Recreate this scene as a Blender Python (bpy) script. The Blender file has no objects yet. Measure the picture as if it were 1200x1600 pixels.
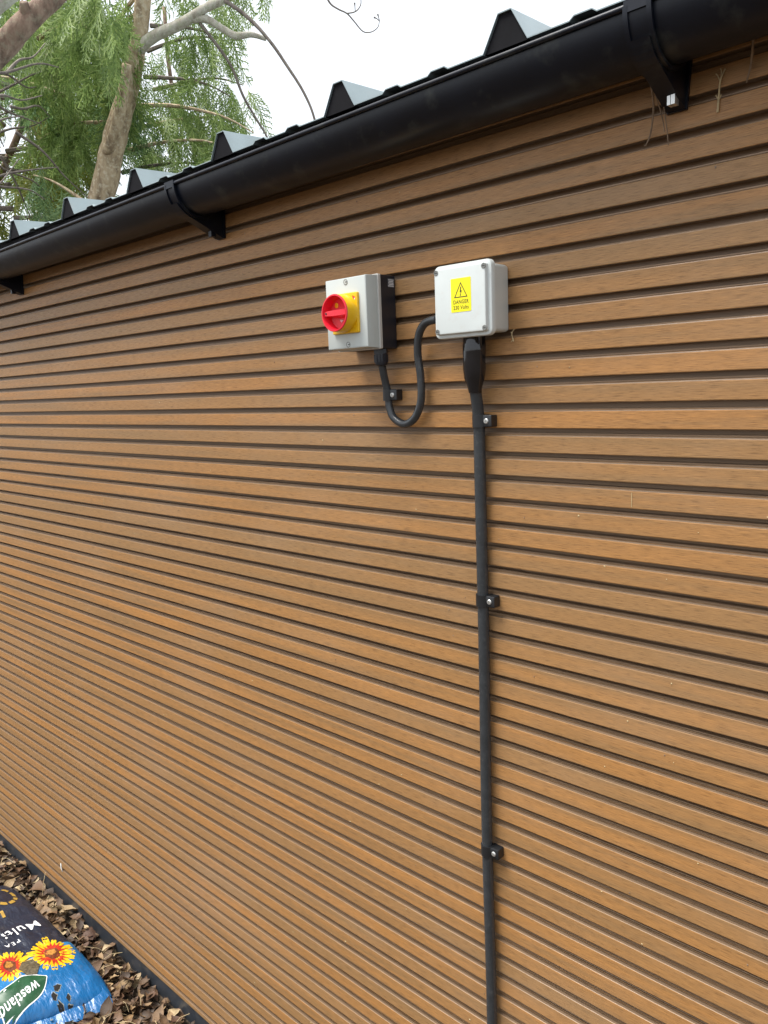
import bpy, bmesh, math, random
import numpy as np
from mathutils import Vector, Matrix, noise as mnoise
random.seed(7); rng = np.random.default_rng(11)
sc = bpy.context.scene
COL = sc.collection
R = math.radians

# ------------------------------------------------------------------ camera, sky, sun, exposure
P = 0.04                         # slat pitch of the cladding
CAM = Vector((0.0, -1.0908, 1.92))
CR = Vector((0.7339, 0.6781, -0.0389)); CU = Vector((-0.0805, 0.1438, 0.9863)); CF = Vector((-0.6744, 0.7208, -0.1601))
CF.normalize(); CR = (CR - CF * CR.dot(CF)).normalized(); CU = CR.cross(CF)
cd = bpy.data.cameras.new('camera'); cam = bpy.data.objects.new('camera', cd); COL.objects.link(cam)
cd.sensor_fit = 'HORIZONTAL'; cd.sensor_width = 36.0; cd.lens = 36.0 * 1205.3 / 1200.0
cd.clip_start = 0.02; cd.clip_end = 1000
m3 = Matrix((CR, CU, -CF)).transposed()
cam.matrix_world = Matrix.Translation(CAM) @ m3.to_4x4()
sc.camera = cam

SUN_AZ, SUN_EL = R(218), R(66)   # direction towards the sun, measured clockwise from +Y
w = bpy.data.worlds.new('World'); sc.world = w; w.use_nodes = True
nt = w.node_tree; nt.nodes.clear()
wo = nt.nodes.new('ShaderNodeOutputWorld'); bg = nt.nodes.new('ShaderNodeBackground')
sky = nt.nodes.new('ShaderNodeTexSky'); sky.sky_type = 'NISHITA'; sky.sun_disc = False
sky.sun_elevation = SUN_EL; sky.sun_rotation = SUN_AZ; sky.dust_density = 4.0; sky.air_density = 1.0; sky.ozone_density = 1.0
mx = nt.nodes.new('ShaderNodeMixRGB'); mx.inputs[0].default_value = 0.80     # even cloud cover over the clear sky
mx.inputs[2].default_value = (6.3, 6.55, 6.8, 1)
nt.links.new(sky.outputs[0], mx.inputs[1]); nt.links.new(mx.outputs[0], bg.inputs[0])
bg.inputs[1].default_value = 0.055
nt.links.new(bg.outputs[0], wo.inputs[0])
sl = bpy.data.lights.new('sun', 'SUN'); sl.energy = 1.5; sl.angle = R(28); sl.color = (1.0, 0.96, 0.90)
sun = bpy.data.objects.new('sun', sl); COL.objects.link(sun)
sd = Vector((math.sin(SUN_AZ) * math.cos(SUN_EL), math.cos(SUN_AZ) * math.cos(SUN_EL), math.sin(SUN_EL)))
sun.rotation_euler = sd.to_track_quat('Z', 'Y').to_euler(); sun.location = (-3, -4, 6)
sc.view_settings.view_transform = 'Standard'; sc.view_settings.look = 'None'
sc.view_settings.gamma = 1.0; sc.view_settings.exposure = 2.02
sc.view_settings.use_curve_mapping = False
try: sc.cycles.use_denoising = True
except Exception: pass

# ------------------------------------------------------------------ materials
class NT:
    def __init__(s, name):
        s.m = bpy.data.materials.new(name); s.m.use_nodes = True; s.t = s.m.node_tree
        s.b = s.t.nodes['Principled BSDF']; s.out = s.t.nodes['Material Output']
    def n(s, typ, **kw):
        nd = s.t.nodes.new(typ)
        for k, v in kw.items():
            if k.startswith('i_'): nd.inputs[k[2:].replace('_', ' ')].default_value = v
            else: setattr(nd, k, v)
        return nd
    def l(s, a, b): s.t.links.new(a, b)
    def set(s, **kw):
        for k, v in kw.items(): s.b.inputs[k.replace('_', ' ')].default_value = v
    def noise(s, scale, detail=4, mapscale=None, coord='Object', rough=0.6):
        tc = s.n('ShaderNodeTexCoord'); nz = s.n('ShaderNodeTexNoise'); nz.inputs['Scale'].default_value = scale
        nz.inputs['Detail'].default_value = detail; nz.inputs['Roughness'].default_value = rough
        if mapscale:
            mp = s.n('ShaderNodeMapping'); mp.inputs['Scale'].default_value = mapscale
            s.l(tc.outputs[coord], mp.inputs[0]); s.l(mp.outputs[0], nz.inputs['Vector'])
        else: s.l(tc.outputs[coord], nz.inputs['Vector'])
        return nz.outputs['Fac']
    def ramp(s, fac, stops):
        r = s.n('ShaderNodeValToRGB'); e = r.color_ramp.elements
        while len(e) < len(stops): e.new(0.5)
        for i, (p_, c) in enumerate(stops):
            e[i].position = p_; e[i].color = (*c, 1) if len(c) == 3 else c
        s.l(fac, r.inputs[0]); return r.outputs[0]
    def mix(s, fac, a, b, mode='MIX'):
        x = s.n('ShaderNodeMixRGB', blend_type=mode)
        for i, v in ((0, fac), (1, a), (2, b)):
            if hasattr(v, 'is_linked'): s.l(v, x.inputs[i])
            else: x.inputs[i].default_value = v if i == 0 else ((*v, 1) if len(v) == 3 else v)
        return x.outputs[0]
    def math(s, op, a, b=0.0, c=0.0):
        x = s.n('ShaderNodeMath', operation=op)
        for i, v in ((0, a), (1, b), (2, c)):
            if hasattr(v, 'is_linked'): s.l(v, x.inputs[i])
            else: x.inputs[i].default_value = v
        return x.outputs[0]
    def bump(s, h, strength=0.3, dist=0.001, prev=None):
        b = s.n('ShaderNodeBump'); b.inputs['Strength'].default_value = strength; b.inputs['Distance'].default_value = dist
        s.l(h, b.inputs['Height']); s.l(b.outputs[0], s.b.inputs['Normal']); return b
    def col(s, c): s.l(c, s.b.inputs['Base Color'])
    def rough(s, c): s.l(c, s.b.inputs['Roughness'])

def plain(name, c, rough=0.5, var=0.12, spec=0.5, metal=0.0, scale=30, bump=0.0, dirt=None):
    t = NT(name); f = t.noise(scale, 5)
    c0 = tuple(x * (1 - var) for x in c); c1 = tuple(min(1, x * (1 + var)) for x in c)
    cc = t.ramp(f, [(0.3, c0), (0.7, c1)])
    if dirt:
        g = t.noise(scale * 2.3, 8); cc = t.mix(t.ramp(g, [(0.56, (0, 0, 0)), (0.72, (dirt[3],) * 3)]), cc, dirt[:3])
    t.col(cc); t.set(Roughness=rough, Metallic=metal); t.b.inputs['Specular IOR Level'].default_value = spec
    if bump: t.bump(f, bump, 0.002)
    return t.m

def mat_face():
    t = NT('brushed_composite')
    oi = t.n('ShaderNodeObjectInfo')
    tc = t.n('ShaderNodeTexCoord'); mp = t.n('ShaderNodeMapping'); mp.inputs['Scale'].default_value = (42, 420, 1100)
    off = t.n('ShaderNodeCombineXYZ'); t.l(t.math('MULTIPLY', oi.outputs['Random'], 37.0), off.inputs[0])
    t.l(t.math('MULTIPLY', oi.outputs['Random'], 11.0), off.inputs[2])
    t.l(tc.outputs['Object'], mp.inputs[0]); va = t.n('ShaderNodeVectorMath', operation='ADD')
    t.l(mp.outputs[0], va.inputs[0]); t.l(off.outputs[0], va.inputs[1])
    g = t.n('ShaderNodeTexNoise'); g.inputs['Scale'].default_value = 1.0; g.inputs['Detail'].default_value = 6; g.inputs['Roughness'].default_value = 0.66
    t.l(va.outputs[0], g.inputs['Vector'])
    # slow drift of tone along each slat
    mp2 = t.n('ShaderNodeMapping'); mp2.inputs['Scale'].default_value = (2.2, 20, 60)
    t.l(tc.outputs['Object'], mp2.inputs[0]); va2 = t.n('ShaderNodeVectorMath', operation='ADD')
    t.l(mp2.outputs[0], va2.inputs[0]); t.l(off.outputs[0], va2.inputs[1])
    g2 = t.n('ShaderNodeTexNoise'); g2.inputs['Scale'].default_value = 1.0; g2.inputs['Detail'].default_value = 5
    t.l(va2.outputs[0], g2.inputs['Vector'])
    c = t.ramp(g2.outputs['Fac'], [(0.28, (0.265, 0.150, 0.062)), (0.5, (0.378, 0.186, 0.062)), (0.74, (0.465, 0.220, 0.066))])
    c = t.mix(t.math('MULTIPLY', oi.outputs['Random'], 0.75), c, (0.292, 0.172, 0.076))
    streak = t.ramp(g.outputs['Fac'], [(0.36, (0.46, 0.43, 0.40)), (0.46, (0.90, 0.90, 0.90)), (0.56, (1, 1, 1)), (0.68, (1.34, 1.30, 1.24))])
    c = t.mix(1.0, c, streak, 'MULTIPLY')
    # faint weather film: paler and greyer in blotches
    wz = t.noise(2.1, 6, (1, 1, 2.5)); c = t.mix(t.ramp(wz, [(0.48, (0, 0, 0)), (0.75, (0.20,) * 3)]), c, (0.40, 0.30, 0.21))
    t.col(c); t.set(Roughness=0.55); t.b.inputs['Specular IOR Level'].default_value = 0.42
    t.rough(t.ramp(g.outputs['Fac'], [(0.3, (0.60,) * 3), (0.7, (0.36,) * 3)]))
    t.bump(g.outputs['Fac'], 0.35, 0.0008)
    return t.m
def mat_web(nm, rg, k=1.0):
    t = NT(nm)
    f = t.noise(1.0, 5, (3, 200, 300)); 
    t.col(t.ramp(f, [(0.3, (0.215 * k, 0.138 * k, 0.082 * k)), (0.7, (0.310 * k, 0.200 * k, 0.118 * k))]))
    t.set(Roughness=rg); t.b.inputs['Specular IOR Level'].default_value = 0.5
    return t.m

M = {}
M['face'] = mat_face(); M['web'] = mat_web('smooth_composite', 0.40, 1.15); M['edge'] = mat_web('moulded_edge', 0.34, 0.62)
M['gutter'] = plain('black_gutter_plastic', (0.004, 0.006, 0.012), 0.38, 0.4, 0.33, dirt=(0.045, 0.050, 0.046, 0.6), scale=8)
M['roof'] = plain('anthracite_sheet', (0.25, 0.31, 0.325), 0.32, 0.10, 0.5, dirt=(0.32, 0.35, 0.35, 0.4), scale=14)
M['roof_under'] = plain('dark_backing', (0.010, 0.010, 0.012), 0.8, spec=0.1)
M['plinth'] = plain('slate_blue_plinth', (0.030, 0.036, 0.045), 0.45, 0.25, dirt=(0.09, 0.085, 0.075, 0.6), scale=18)
M['white_plastic'] = plain('pale_grey_plastic', (0.60, 0.645, 0.635), 0.38, 0.025, 0.5, dirt=(0.52, 0.50, 0.46, 0.30), scale=22)
M['lid_plastic'] = plain('light_grey_plastic', (0.49, 0.53, 0.515), 0.36, 0.02, 0.5, dirt=(0.50, 0.49, 0.45, 0.25), scale=24)
M['rim_plastic'] = plain('seal_rim_plastic', (0.50, 0.49, 0.46), 0.45, 0.03)
M['black_plastic'] = plain('black_plastic', (0.013, 0.015, 0.022), 0.40, 0.2, 0.5, dirt=(0.04, 0.04, 0.045, 0.4))
M['cable'] = plain('black_cable_sheath', (0.034, 0.038, 0.042), 0.26, 0.2, 0.5, dirt=(0.09, 0.09, 0.09, 0.4), scale=60)
M['shrink'] = plain('shiny_black_sleeve', (0.008, 0.008, 0.010), 0.10, 0.3, 0.6)
M['clip'] = plain('black_clip_plastic', (0.012, 0.013, 0.015), 0.36, 0.2)
M['screw'] = plain('zinc_screw', (0.62, 0.62, 0.60), 0.30, 0.08, 0.5, 0.7)
M['dull_screw'] = plain('grey_screw', (0.23, 0.235, 0.22), 0.45, 0.1, 0.5, 0.4)
M['slot'] = plain('dark_slot', (0.03, 0.03, 0.03), 0.6)
M['red'] = plain('red_plastic', (0.74, 0.016, 0.036), 0.32, 0.05, 0.5)
M['yellow'] = plain('yellow_plastic', (0.80, 0.47, 0.006), 0.38, 0.05, 0.5)
M['label_yellow'] = plain('label_yellow', (0.90, 0.80, 0.005), 0.35, 0.02)
M['ink'] = plain('black_ink', (0.02, 0.018, 0.012), 0.5)
M['label_grey'] = plain('rating_label_grey', (0.17, 0.18, 0.20), 0.4)
M['label_white'] = plain('print_white', (0.78, 0.79, 0.80), 0.38, 0.03)
M['gold'] = plain('print_gold', (0.34, 0.21, 0.04), 0.38, 0.2)
M['green_print'] = plain('print_dark_green', (0.010, 0.066, 0.026), 0.34, 0.2)
M['lime_print'] = plain('print_lime', (0.12, 0.30, 0.02), 0.34, 0.2)
M['petal_yellow'] = plain('print_petal_yellow', (0.66, 0.40, 0.01), 0.3, 0.35, scale=90)
M['petal_red'] = plain('print_petal_red', (0.42, 0.030, 0.014), 0.3, 0.5, scale=120)
M['petal_core'] = plain('print_flower_core', (0.13, 0.035, 0.012), 0.4, 0.5, scale=160)
M['core_light'] = plain('print_flower_core_light', (0.36, 0.16, 0.03), 0.4, 0.5, scale=200)
M['window_print'] = plain('bag_window', (0.085, 0.070, 0.042), 0.3, 0.7, scale=120)
M['tear'] = plain('torn_hole', (0.006, 0.005, 0.004), 0.9)
M['frayed'] = plain('frayed_pale_film', (0.20, 0.22, 0.20), 0.5, 0.7, scale=130)
M['dropping'] = plain('chalk_white', (0.72, 0.72, 0.68), 0.8)
M['twig'] = plain('dry_twig', (0.20, 0.14, 0.09), 0.8, 0.35, scale=70)
M['straw'] = plain('pale_straw', (0.46, 0.36, 0.20), 0.7, 0.3, scale=90)

def mat_soil():
    t = NT('leafy_soil'); f = t.noise(14, 10)
    t.col(t.ramp(f, [(0.3, (0.022, 0.016, 0.010)), (0.55, (0.062, 0.043, 0.026)), (0.75, (0.115, 0.082, 0.050))]))
    t.set(Roughness=0.95); t.bump(f, 1.0, 0.03); return t.m
M['soil'] = mat_soil()
def mat_leaf():
    t = NT('dry_leaf'); oi = t.n('ShaderNodeObjectInfo'); ge = t.n('ShaderNodeNewGeometry')
    r = t.math('FRACT', t.math('ADD', oi.outputs['Random'], ge.outputs['Random Per Island']))
    c = t.ramp(r, [(0.0, (0.030, 0.017, 0.010)), (0.25, (0.075, 0.042, 0.020)), (0.48, (0.150, 0.085, 0.040)), (0.68, (0.085, 0.040, 0.022)), (0.84, (0.29, 0.185, 0.090)), (1.0, (0.46, 0.36, 0.21))])
    f = t.noise(60, 6); c = t.mix(1.0, c, t.ramp(f, [(0.3, (0.5,) * 3), (0.65, (1.15,) * 3)]), 'MULTIPLY')
    t.col(c); t.set(Roughness=0.6); t.bump(f, 0.5, 0.002); return t.m
M['leaf'] = mat_leaf()
def mat_bark(name, c0, c1, c2, lich, la):
    t = NT(name); f = t.noise(22, 9, (1, 1, 0.35)); c = t.ramp(f, [(0.3, c0), (0.5, c1), (0.72, c2)])
    g = t.noise(38, 8); c = t.mix(t.ramp(g, [(0.50, (0, 0, 0)), (0.62, (la,) * 3)]), c, lich)
    t.col(c); t.set(Roughness=0.9); t.bump(f, 0.9, 0.02); return t.m
M['bark'] = mat_bark('lichened_bark', (0.15, 0.105, 0.064), (0.39, 0.300, 0.190), (0.58, 0.47, 0.32), (0.62, 0.55, 0.41), 0.6)
M['bark_pale'] = mat_bark('pale_lichened_bark', (0.30, 0.26, 0.20), (0.48, 0.45, 0.38), (0.60, 0.58, 0.50), (0.38, 0.40, 0.27), 0.7)
M['bark_dark'] = mat_bark('brown_bark', (0.095, 0.062, 0.045), (0.22, 0.145, 0.105), (0.34, 0.25, 0.185), (0.30, 0.27, 0.19), 0.4)
M['twig_grey'] = mat_bark('grey_twig_bark', (0.10, 0.08, 0.07), (0.18, 0.15, 0.13), (0.26, 0.22, 0.19), (0.25, 0.24, 0.18), 0.3)
def mat_needle(name, a, b, c_):
    t = NT(name); ge = t.n('ShaderNodeNewGeometry')
    c = t.ramp(ge.outputs['Random Per Island'], [(0.0, a), (0.6, b), (1.0, c_)])
    t.col(c); t.set(Roughness=0.55)
    tr = t.n('ShaderNodeBsdfTranslucent'); t.l(c, tr.inputs[0]); ms = t.n('ShaderNodeMixShader'); ms.inputs[0].default_value = 0.5
    t.l(t.b.outputs[0], ms.inputs[1]); t.l(tr.outputs[0], ms.inputs[2]); t.l(ms.outputs[0], t.out.inputs[0]); return t.m
M['needle'] = mat_needle('conifer_green', (0.135, 0.215, 0.060), (0.255, 0.370, 0.105), (0.400, 0.510, 0.170))
M['needle_dark'] = mat_needle('conifer_blue_green', (0.090, 0.170, 0.070), (0.175, 0.290, 0.120), (0.290, 0.410, 0.170))
M['needle_lime'] = mat_needle('conifer_yellow_green', (0.150, 0.190, 0.035), (0.240, 0.280, 0.050), (0.340, 0.350, 0.080))

# ------------------------------------------------------------------ mesh helpers
class MB:
    def __init__(s): s.v = []; s.f = []
    def add(s, vs, fs):
        o = len(s.v); s.v += [tuple(x) for x in vs]; s.f += [tuple(i + o for i in f) for f in fs]; return s
    def box(s, x0, x1, y0, y1, z0, z1):
        vs = [(x, y, z) for x in (x0, x1) for y in (y0, y1) for z in (z0, z1)]
        return s.add(vs, [(0, 1, 3, 2), (4, 6, 7, 5), (0, 4, 5, 1), (2, 3, 7, 6), (0, 2, 6, 4), (1, 5, 7, 3)])
    def loops(s, loops, cap0=True, cap1=True):
        n = len(loops[0]); vs = [v for L in loops for v in L]; fs = []
        for i in range(len(loops) - 1):
            for j in range(n):
                k = (j + 1) % n; fs.append((i * n + j, i * n + k, (i + 1) * n + k, (i + 1) * n + j))
        if cap0: fs.append(tuple(range(n))[::-1])
        if cap1: fs.append(tuple((len(loops) - 1) * n + j for j in range(n)))
        return s.add(vs, fs)
    def tube(s, pts, rad, n=10, cap=True, rough=0.0, seed=0.0):
        pts = [Vector(p) for p in pts]; L = []
        up = None
        for i, p in enumerate(pts):
            d = (pts[min(i + 1, len(pts) - 1)] - pts[max(i - 1, 0)]).normalized()
            if up is None: up = d.orthogonal().normalized()
            up = (up - d * up.dot(d)).normalized(); sd_ = d.cross(up)
            r = rad[i] if hasattr(rad, '__len__') else rad
            ring = []
            for j in range(n):
                a = 2 * math.pi * j / n; q = up * math.cos(a) + sd_ * math.sin(a); rr = r
                if rough: rr *= 1 + rough * mnoise.noise((p + q * r) * (3.0 / max(r, .02)) * .35 + Vector((seed, 0, 0)))
                ring.append(p + q * rr)
            L.append(ring)
        return s.loops(L, cap, cap)
    def prism_x(s, prof, xs, jit=None):
        L = []
        for x in xs:
            dz = jit(x) if jit else 0.0
            L.append([(x, y, z + dz) for y, z in prof])
        return s.loops(L)
    def lathe_y(s, cx, cz, prof, n=32, cap=True, cap0=True):
        L = [[(cx + r * math.cos(2 * math.pi * j / n), y, cz + r * math.sin(2 * math.pi * j / n)) for j in range(n)] for r, y in prof]
        return s.loops(L, cap0, cap)
    def build(s, name, mat, parent=None, smooth=False, angle=40, two=False):
        me = bpy.data.meshes.new(name); me.from_pydata(s.v, [], s.f)
        bm = bmesh.new(); bm.from_mesh(me); bmesh.ops.recalc_face_normals(bm, faces=bm.faces); bm.to_mesh(me); bm.free()
        me.materials.append(M[mat] if isinstance(mat, str) else mat)
        if two:                      # brushed front, smooth moulded edges
            me.materials.append(M['edge'])
            for p_ in me.polygons: p_.material_index = 0 if p_.normal.y < -0.9 else 1
        if smooth:
            me.polygons.foreach_set('use_smooth', [True] * len(me.polygons))
            try: me.set_sharp_from_angle(angle=R(angle))
            except Exception: pass
        o = bpy.data.objects.new(name, me); COL.objects.link(o)
        if parent is not None: o.parent = parent; o.matrix_parent_inverse = parent.matrix_world.inverted() if parent.type == 'EMPTY' else Matrix()
        return o
def tag(o, label=None, cat=None, group=None, kind=None):
    if label: o['label'] = label
    if cat: o['category'] = cat
    if group: o['group'] = group
    if kind: o['kind'] = kind
    return o
def empty(name, loc, label, cat, group=None):
    o = bpy.data.objects.new(name, None); COL.objects.link(o); o.location = loc; o.empty_display_size = 0.05
    o.matrix_world = Matrix.Translation(loc)
    return tag(o, label, cat, group)
def rrect(x0, x1, z0, z1, r, y, seg=5):
    r = max(r, 1e-4); out = []
    for cx, cz, a0 in ((x1 - r, z1 - r, 0), (x0 + r, z1 - r, 90), (x0 + r, z0 + r, 180), (x1 - r, z0 + r, 270)):
        for i in range(seg + 1):
            a = R(a0 + 90 * i / seg); out.append((cx + r * math.cos(a), y, cz + r * math.sin(a)))
    return out
def rbox(mb, x0, x1, z0, z1, r, steps):
    return mb.loops([rrect(x0 + i, x1 - i, z0 + i, z1 - i, max(r - i, 0.0008), y) for i, y in steps])
def catmull(pts, n=8):
    pts = [Vector(p) for p in pts]; q = [2 * pts[0] - pts[1]] + pts + [2 * pts[-1] - pts[-2]]; out = []
    for i in range(1, len(q) - 2):
        for k in range(n):
            t = k / n; a, b, c, d = q[i - 1], q[i], q[i + 1], q[i + 2]
            out.append(0.5 * ((2 * b) + (c - a) * t + (2 * a - 5 * b + 4 * c - d) * t * t + (3 * b - a - 3 * c + d) * t ** 3))
    out.append(pts[-1]); return out
def text_mesh(txt, size, bold=0.0, spacing=1.0, align='LEFT'):
    cu = bpy.data.curves.new('t', 'FONT'); cu.body = txt; cu.size = size; cu.offset = bold; cu.space_character = spacing
    cu.align_x = align; cu.resolution_u = 4
    o = bpy.data.objects.new('t', cu); COL.objects.link(o)
    dg = bpy.context.evaluated_depsgraph_get(); me = bpy.data.meshes.new_from_object(o.evaluated_get(dg))
    bpy.data.objects.remove(o); vs = [tuple(v.co) for v in me.vertices]; fs = [tuple(p.vertices) for p in me.polygons]
    bpy.data.meshes.remove(me); return vs, fs

# ------------------------------------------------------------------ ground
X0, X1 = -4.2, 1.7                 # ends of the clad wall
def ground_h(x, y):
    d = max(abs(x + 2.6) - 3, 0) + max(abs(y + 0.6) - 1.0, 0)
    return 0.012 * mnoise.noise(Vector((x * 2.1, y * 2.1, 0))) * (1 if d < 4 else 0)
gx = np.concatenate([[-300, -60, -15, -8], np.arange(-6, 3.01, 0.12), [6, 15, 60, 300]])
gy = np.concatenate([[-300, -60, -12, -5], np.arange(-3, 0.51, 0.12), [3, 8, 15, 60, 300]])
mb = MB(); vs = [(x, y, -0.012 + ground_h(x, y)) for x in gx for y in gy]
ny = len(gy); mb.add(vs, [(i * ny + j, (i + 1) * ny + j, (i + 1) * ny + j + 1, i * ny + j + 1) for i in range(len(gx) - 1) for j in range(ny - 1)])
ground = tag(mb.build('ground', 'soil', smooth=True), kind='structure')

# ------------------------------------------------------------------ clad garden building
bld = empty('garden_building', (0, 0, 0), 'garden building clad in brown slatted composite boards under a dark ribbed roof', 'building')
Z0 = 1.8837                          # front bottom edge of slat 0
zk = lambda k: Z0 - k * P
xs = list(np.linspace(X0, X1, 46))
WEB = 0.0088; DEEP = 0.0215       # groove floor, and an undercut shaped to deepen the shade in its upper half
def slat_profile(z0, z1):
    r = 0.0016; pts = [(WEB + 0.003, z0)]
    for a in (0, 45, 90): pts.append((r - r * math.sin(R(a)), z0 + r - r * math.cos(R(a))))
    rt = .0010
    for a in (0, 45, 80): pts.append((rt - rt * math.cos(R(a)), z1 - rt + rt * math.sin(R(a))))
    # moulded ledge sloping back into the groove above
    pts += [(.0040, z1 + .0003), (.0043, z1 + .0009), (.0072, z1 + .0012), (.0075, z1 + .0020), (WEB + 0.003, z1 + .0023)]; return pts
for j in range(-5, 16):              # one board carries three slats
    ks = [k for k in (3 * j + 1, 3 * j + 2, 3 * j + 3) if -13 <= k <= 46]
    if not ks: continue
    # web behind the slats, ribbed inside the two grooves of the board, plain tongue in the joint groove below
    prof = []; top = zk(ks[0]) + 0.69 * P
    prof.append((WEB, top - 0.002))
    for k in ks:
        gt, gb = zk(k), zk(k + 1) + 0.69 * P
        if k % 3 != 0 and k != 46:
            gh = gt - gb; prof += [(WEB, gt + .0025), (DEEP, gt + .0025), (DEEP, gt - gh * .60), (WEB + .0006, gt - gh * .60), (WEB, gt - gh * .63)]
            for q in (0.73, 0.90):
                prof += [(WEB, gt - gh * (q - .06)), (WEB - .0014, gt - gh * (q - .04)), (WEB - .0014, gt - gh * (q + .04)), (WEB, gt - gh * (q + .06))]
        elif k % 3 == 0:
            prof += [(WEB, gt + .003), (DEEP + .001, gt + .003), (DEEP + .001, gt - 0.0088), (WEB + .0010, gt - .0088), (WEB + .0005, gt - .0093), (WEB + .0005, gt - 0.31 * P - .0005)]
    zb = prof[-1][1] if ks[-1] != 46 else 0.062
    if ks[-1] == 46: prof.append((WEB, 0.062))
    back = [(DEEP + 0.006, zb), (DEEP + 0.006, top - .002)]
    jx = lambda x, s=j * 3.7: 0.0004 * mnoise.noise(Vector((x * 0.8, s, 0)))
    board = MB().prism_x(prof + back, xs, jx).build('cladding_board', 'web', bld)
    for k in ks:
        z0, z1 = zk(k), zk(k) + 0.69 * P
        if k == 46: z0 = 0.057
        sx = lambda x, s=k * 1.93, jj=jx: jj(x) + 0.00035 * mnoise.noise(Vector((x * 1.7, s, 5)))
        MB().prism_x(slat_profile(z0, z1), xs, sx).build('slat', 'face', board, two=True)
MB().box(X0 + .02, X1 - .02, 0.032, 3.0, 0.0, 2.395).build('wall_core', 'roof_under', bld)
# corner trims closing the ends of the boards
for xa, xb in ((X0 - .045, X0 + .001), (X1 - .001, X1 + .045)):
    MB().box(xa, xb, -0.006, 0.05, 0.057, 2.37).build('corner_trim', 'web', bld)
# plinth
mb = MB(); prof = [(0.004, -0.06), (0.004, 0.052), (0.006, 0.056), (0.030, 0.056), (0.030, -0.06)]
mb.prism_x(prof, [X0 - .03, X1 + .03]); mb.build('plinth', 'plinth', bld)

# roof: box-profile sheet, ribs every 0.338 m, pan stiffeners between
YE, RZ, SL = -0.09, 2.391, math.tan(R(3.05))
PIT = 0.3395; XR0 = -1.006
prof = []                            # (x, dz) across the sheet
n0 = math.floor((X0 - .1 - XR0) / PIT); n1 = math.ceil((X1 + .1 - XR0) / PIT)
for i in range(n0, n1 + 1):
    c = XR0 + i * PIT
    prof += [(c - .0375, 0), (c - .011, .046), (c + .011, .046), (c + .0375, 0)]
    for q in (0.36, 0.64):
        s_ = c + PIT * q; prof += [(s_ - .020, 0), (s_ - .013, .005), (s_ + .013, .005), (s_ + .020, 0)]
def sheet(y0, y1, dz, th):
    mb = MB(); L = []
    for y in (y0, y1):
        zz = RZ + (y - YE) * SL + dz
        top = [(x, y, zz + h) for x, h in prof]; bot = [(x, y, zz + h - th) for x, h in prof][::-1]
        L.append(top + bot)
    n = len(L[0]); h = n // 2
    fs = []
    for j in range(n): k = (j + 1) % n; fs.append((j, k, n + k, n + j))
    for j in range(h - 1): fs.append((j, n - 1 - j, n - 2 - j, j + 1)); fs.append((n + j, n + j + 1, n + n - 2 - j, n + n - 1 - j))
    mb.add(L[0] + L[1], fs); return mb
roof = sheet(YE, 3.1, 0.0, 0.0016).build('roof_sheet', 'roof', bld)
for i in range(n0, n1 + 1):          # foam closers in the rib ends
    c = XR0 + i * PIT; L = []
    for y in (YE + .0035, YE + .05):
        zz = RZ + (y - YE) * SL - .0018
        L.append([(c - .036, y, zz), (c - .0105, y, zz + .0455), (c + .0105, y, zz + .0455), (c + .036, y, zz)])
    MB().loops(L).build('rib_closer', 'roof_under', roof)
# eave board under the sheet
mb = MB(); mb.box(X0 - .1, X1 + .1, YE + .012, 0.02, 2.366, 2.3885); mb.build('eave_board', 'roof_under', bld)

# ------------------------------------------------------------------ gutter
gut = empty('gutter', (-1.4, -0.064, 2.30), 'black half-round plastic gutter running under the roof edge', 'gutter')
GY, GZ, GR = -0.066, 2.357, 0.056
def gut_prof(r0, r1, lip=True):
    o = []
    for i in range(25): a = R(180 + 180 * i / 24); o.append((GY + r0 * math.cos(a), GZ + r0 * math.sin(a)))
    inn = []
    for i in range(25): a = R(360 - 180 * i / 24); inn.append((GY + r1 * math.cos(a), GZ + r1 * math.sin(a)))
    return [(GY - r0 - .0025, GZ - .001), (GY - r0 - .003, GZ + .004), (GY - r0 + .003, GZ + .0065)][:0] + o + inn
xg = [X0 - .1, -2.5585, -1.4835, -0.4515, 0.57, X1 + .1]
for a, b in zip(xg[:-1], xg[1:]):    # lengths between the unions
    mb = MB(); mb.prism_x(gut_prof(GR, GR - .0022), [a + .001, b - .001])
    mb.prism_x([(GY - GR - .0026 + .0036 * math.cos(t), GZ + .0016 + .0036 * math.sin(t)) for t in [2 * math.pi * i / 10 for i in range(10)]], [a + .001, b - .001])
    mb.build('trough', 'gutter', gut, smooth=True)
bxs = [-2.5585, -1.4835, -0.4515, 0.57, 1.45]
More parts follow.
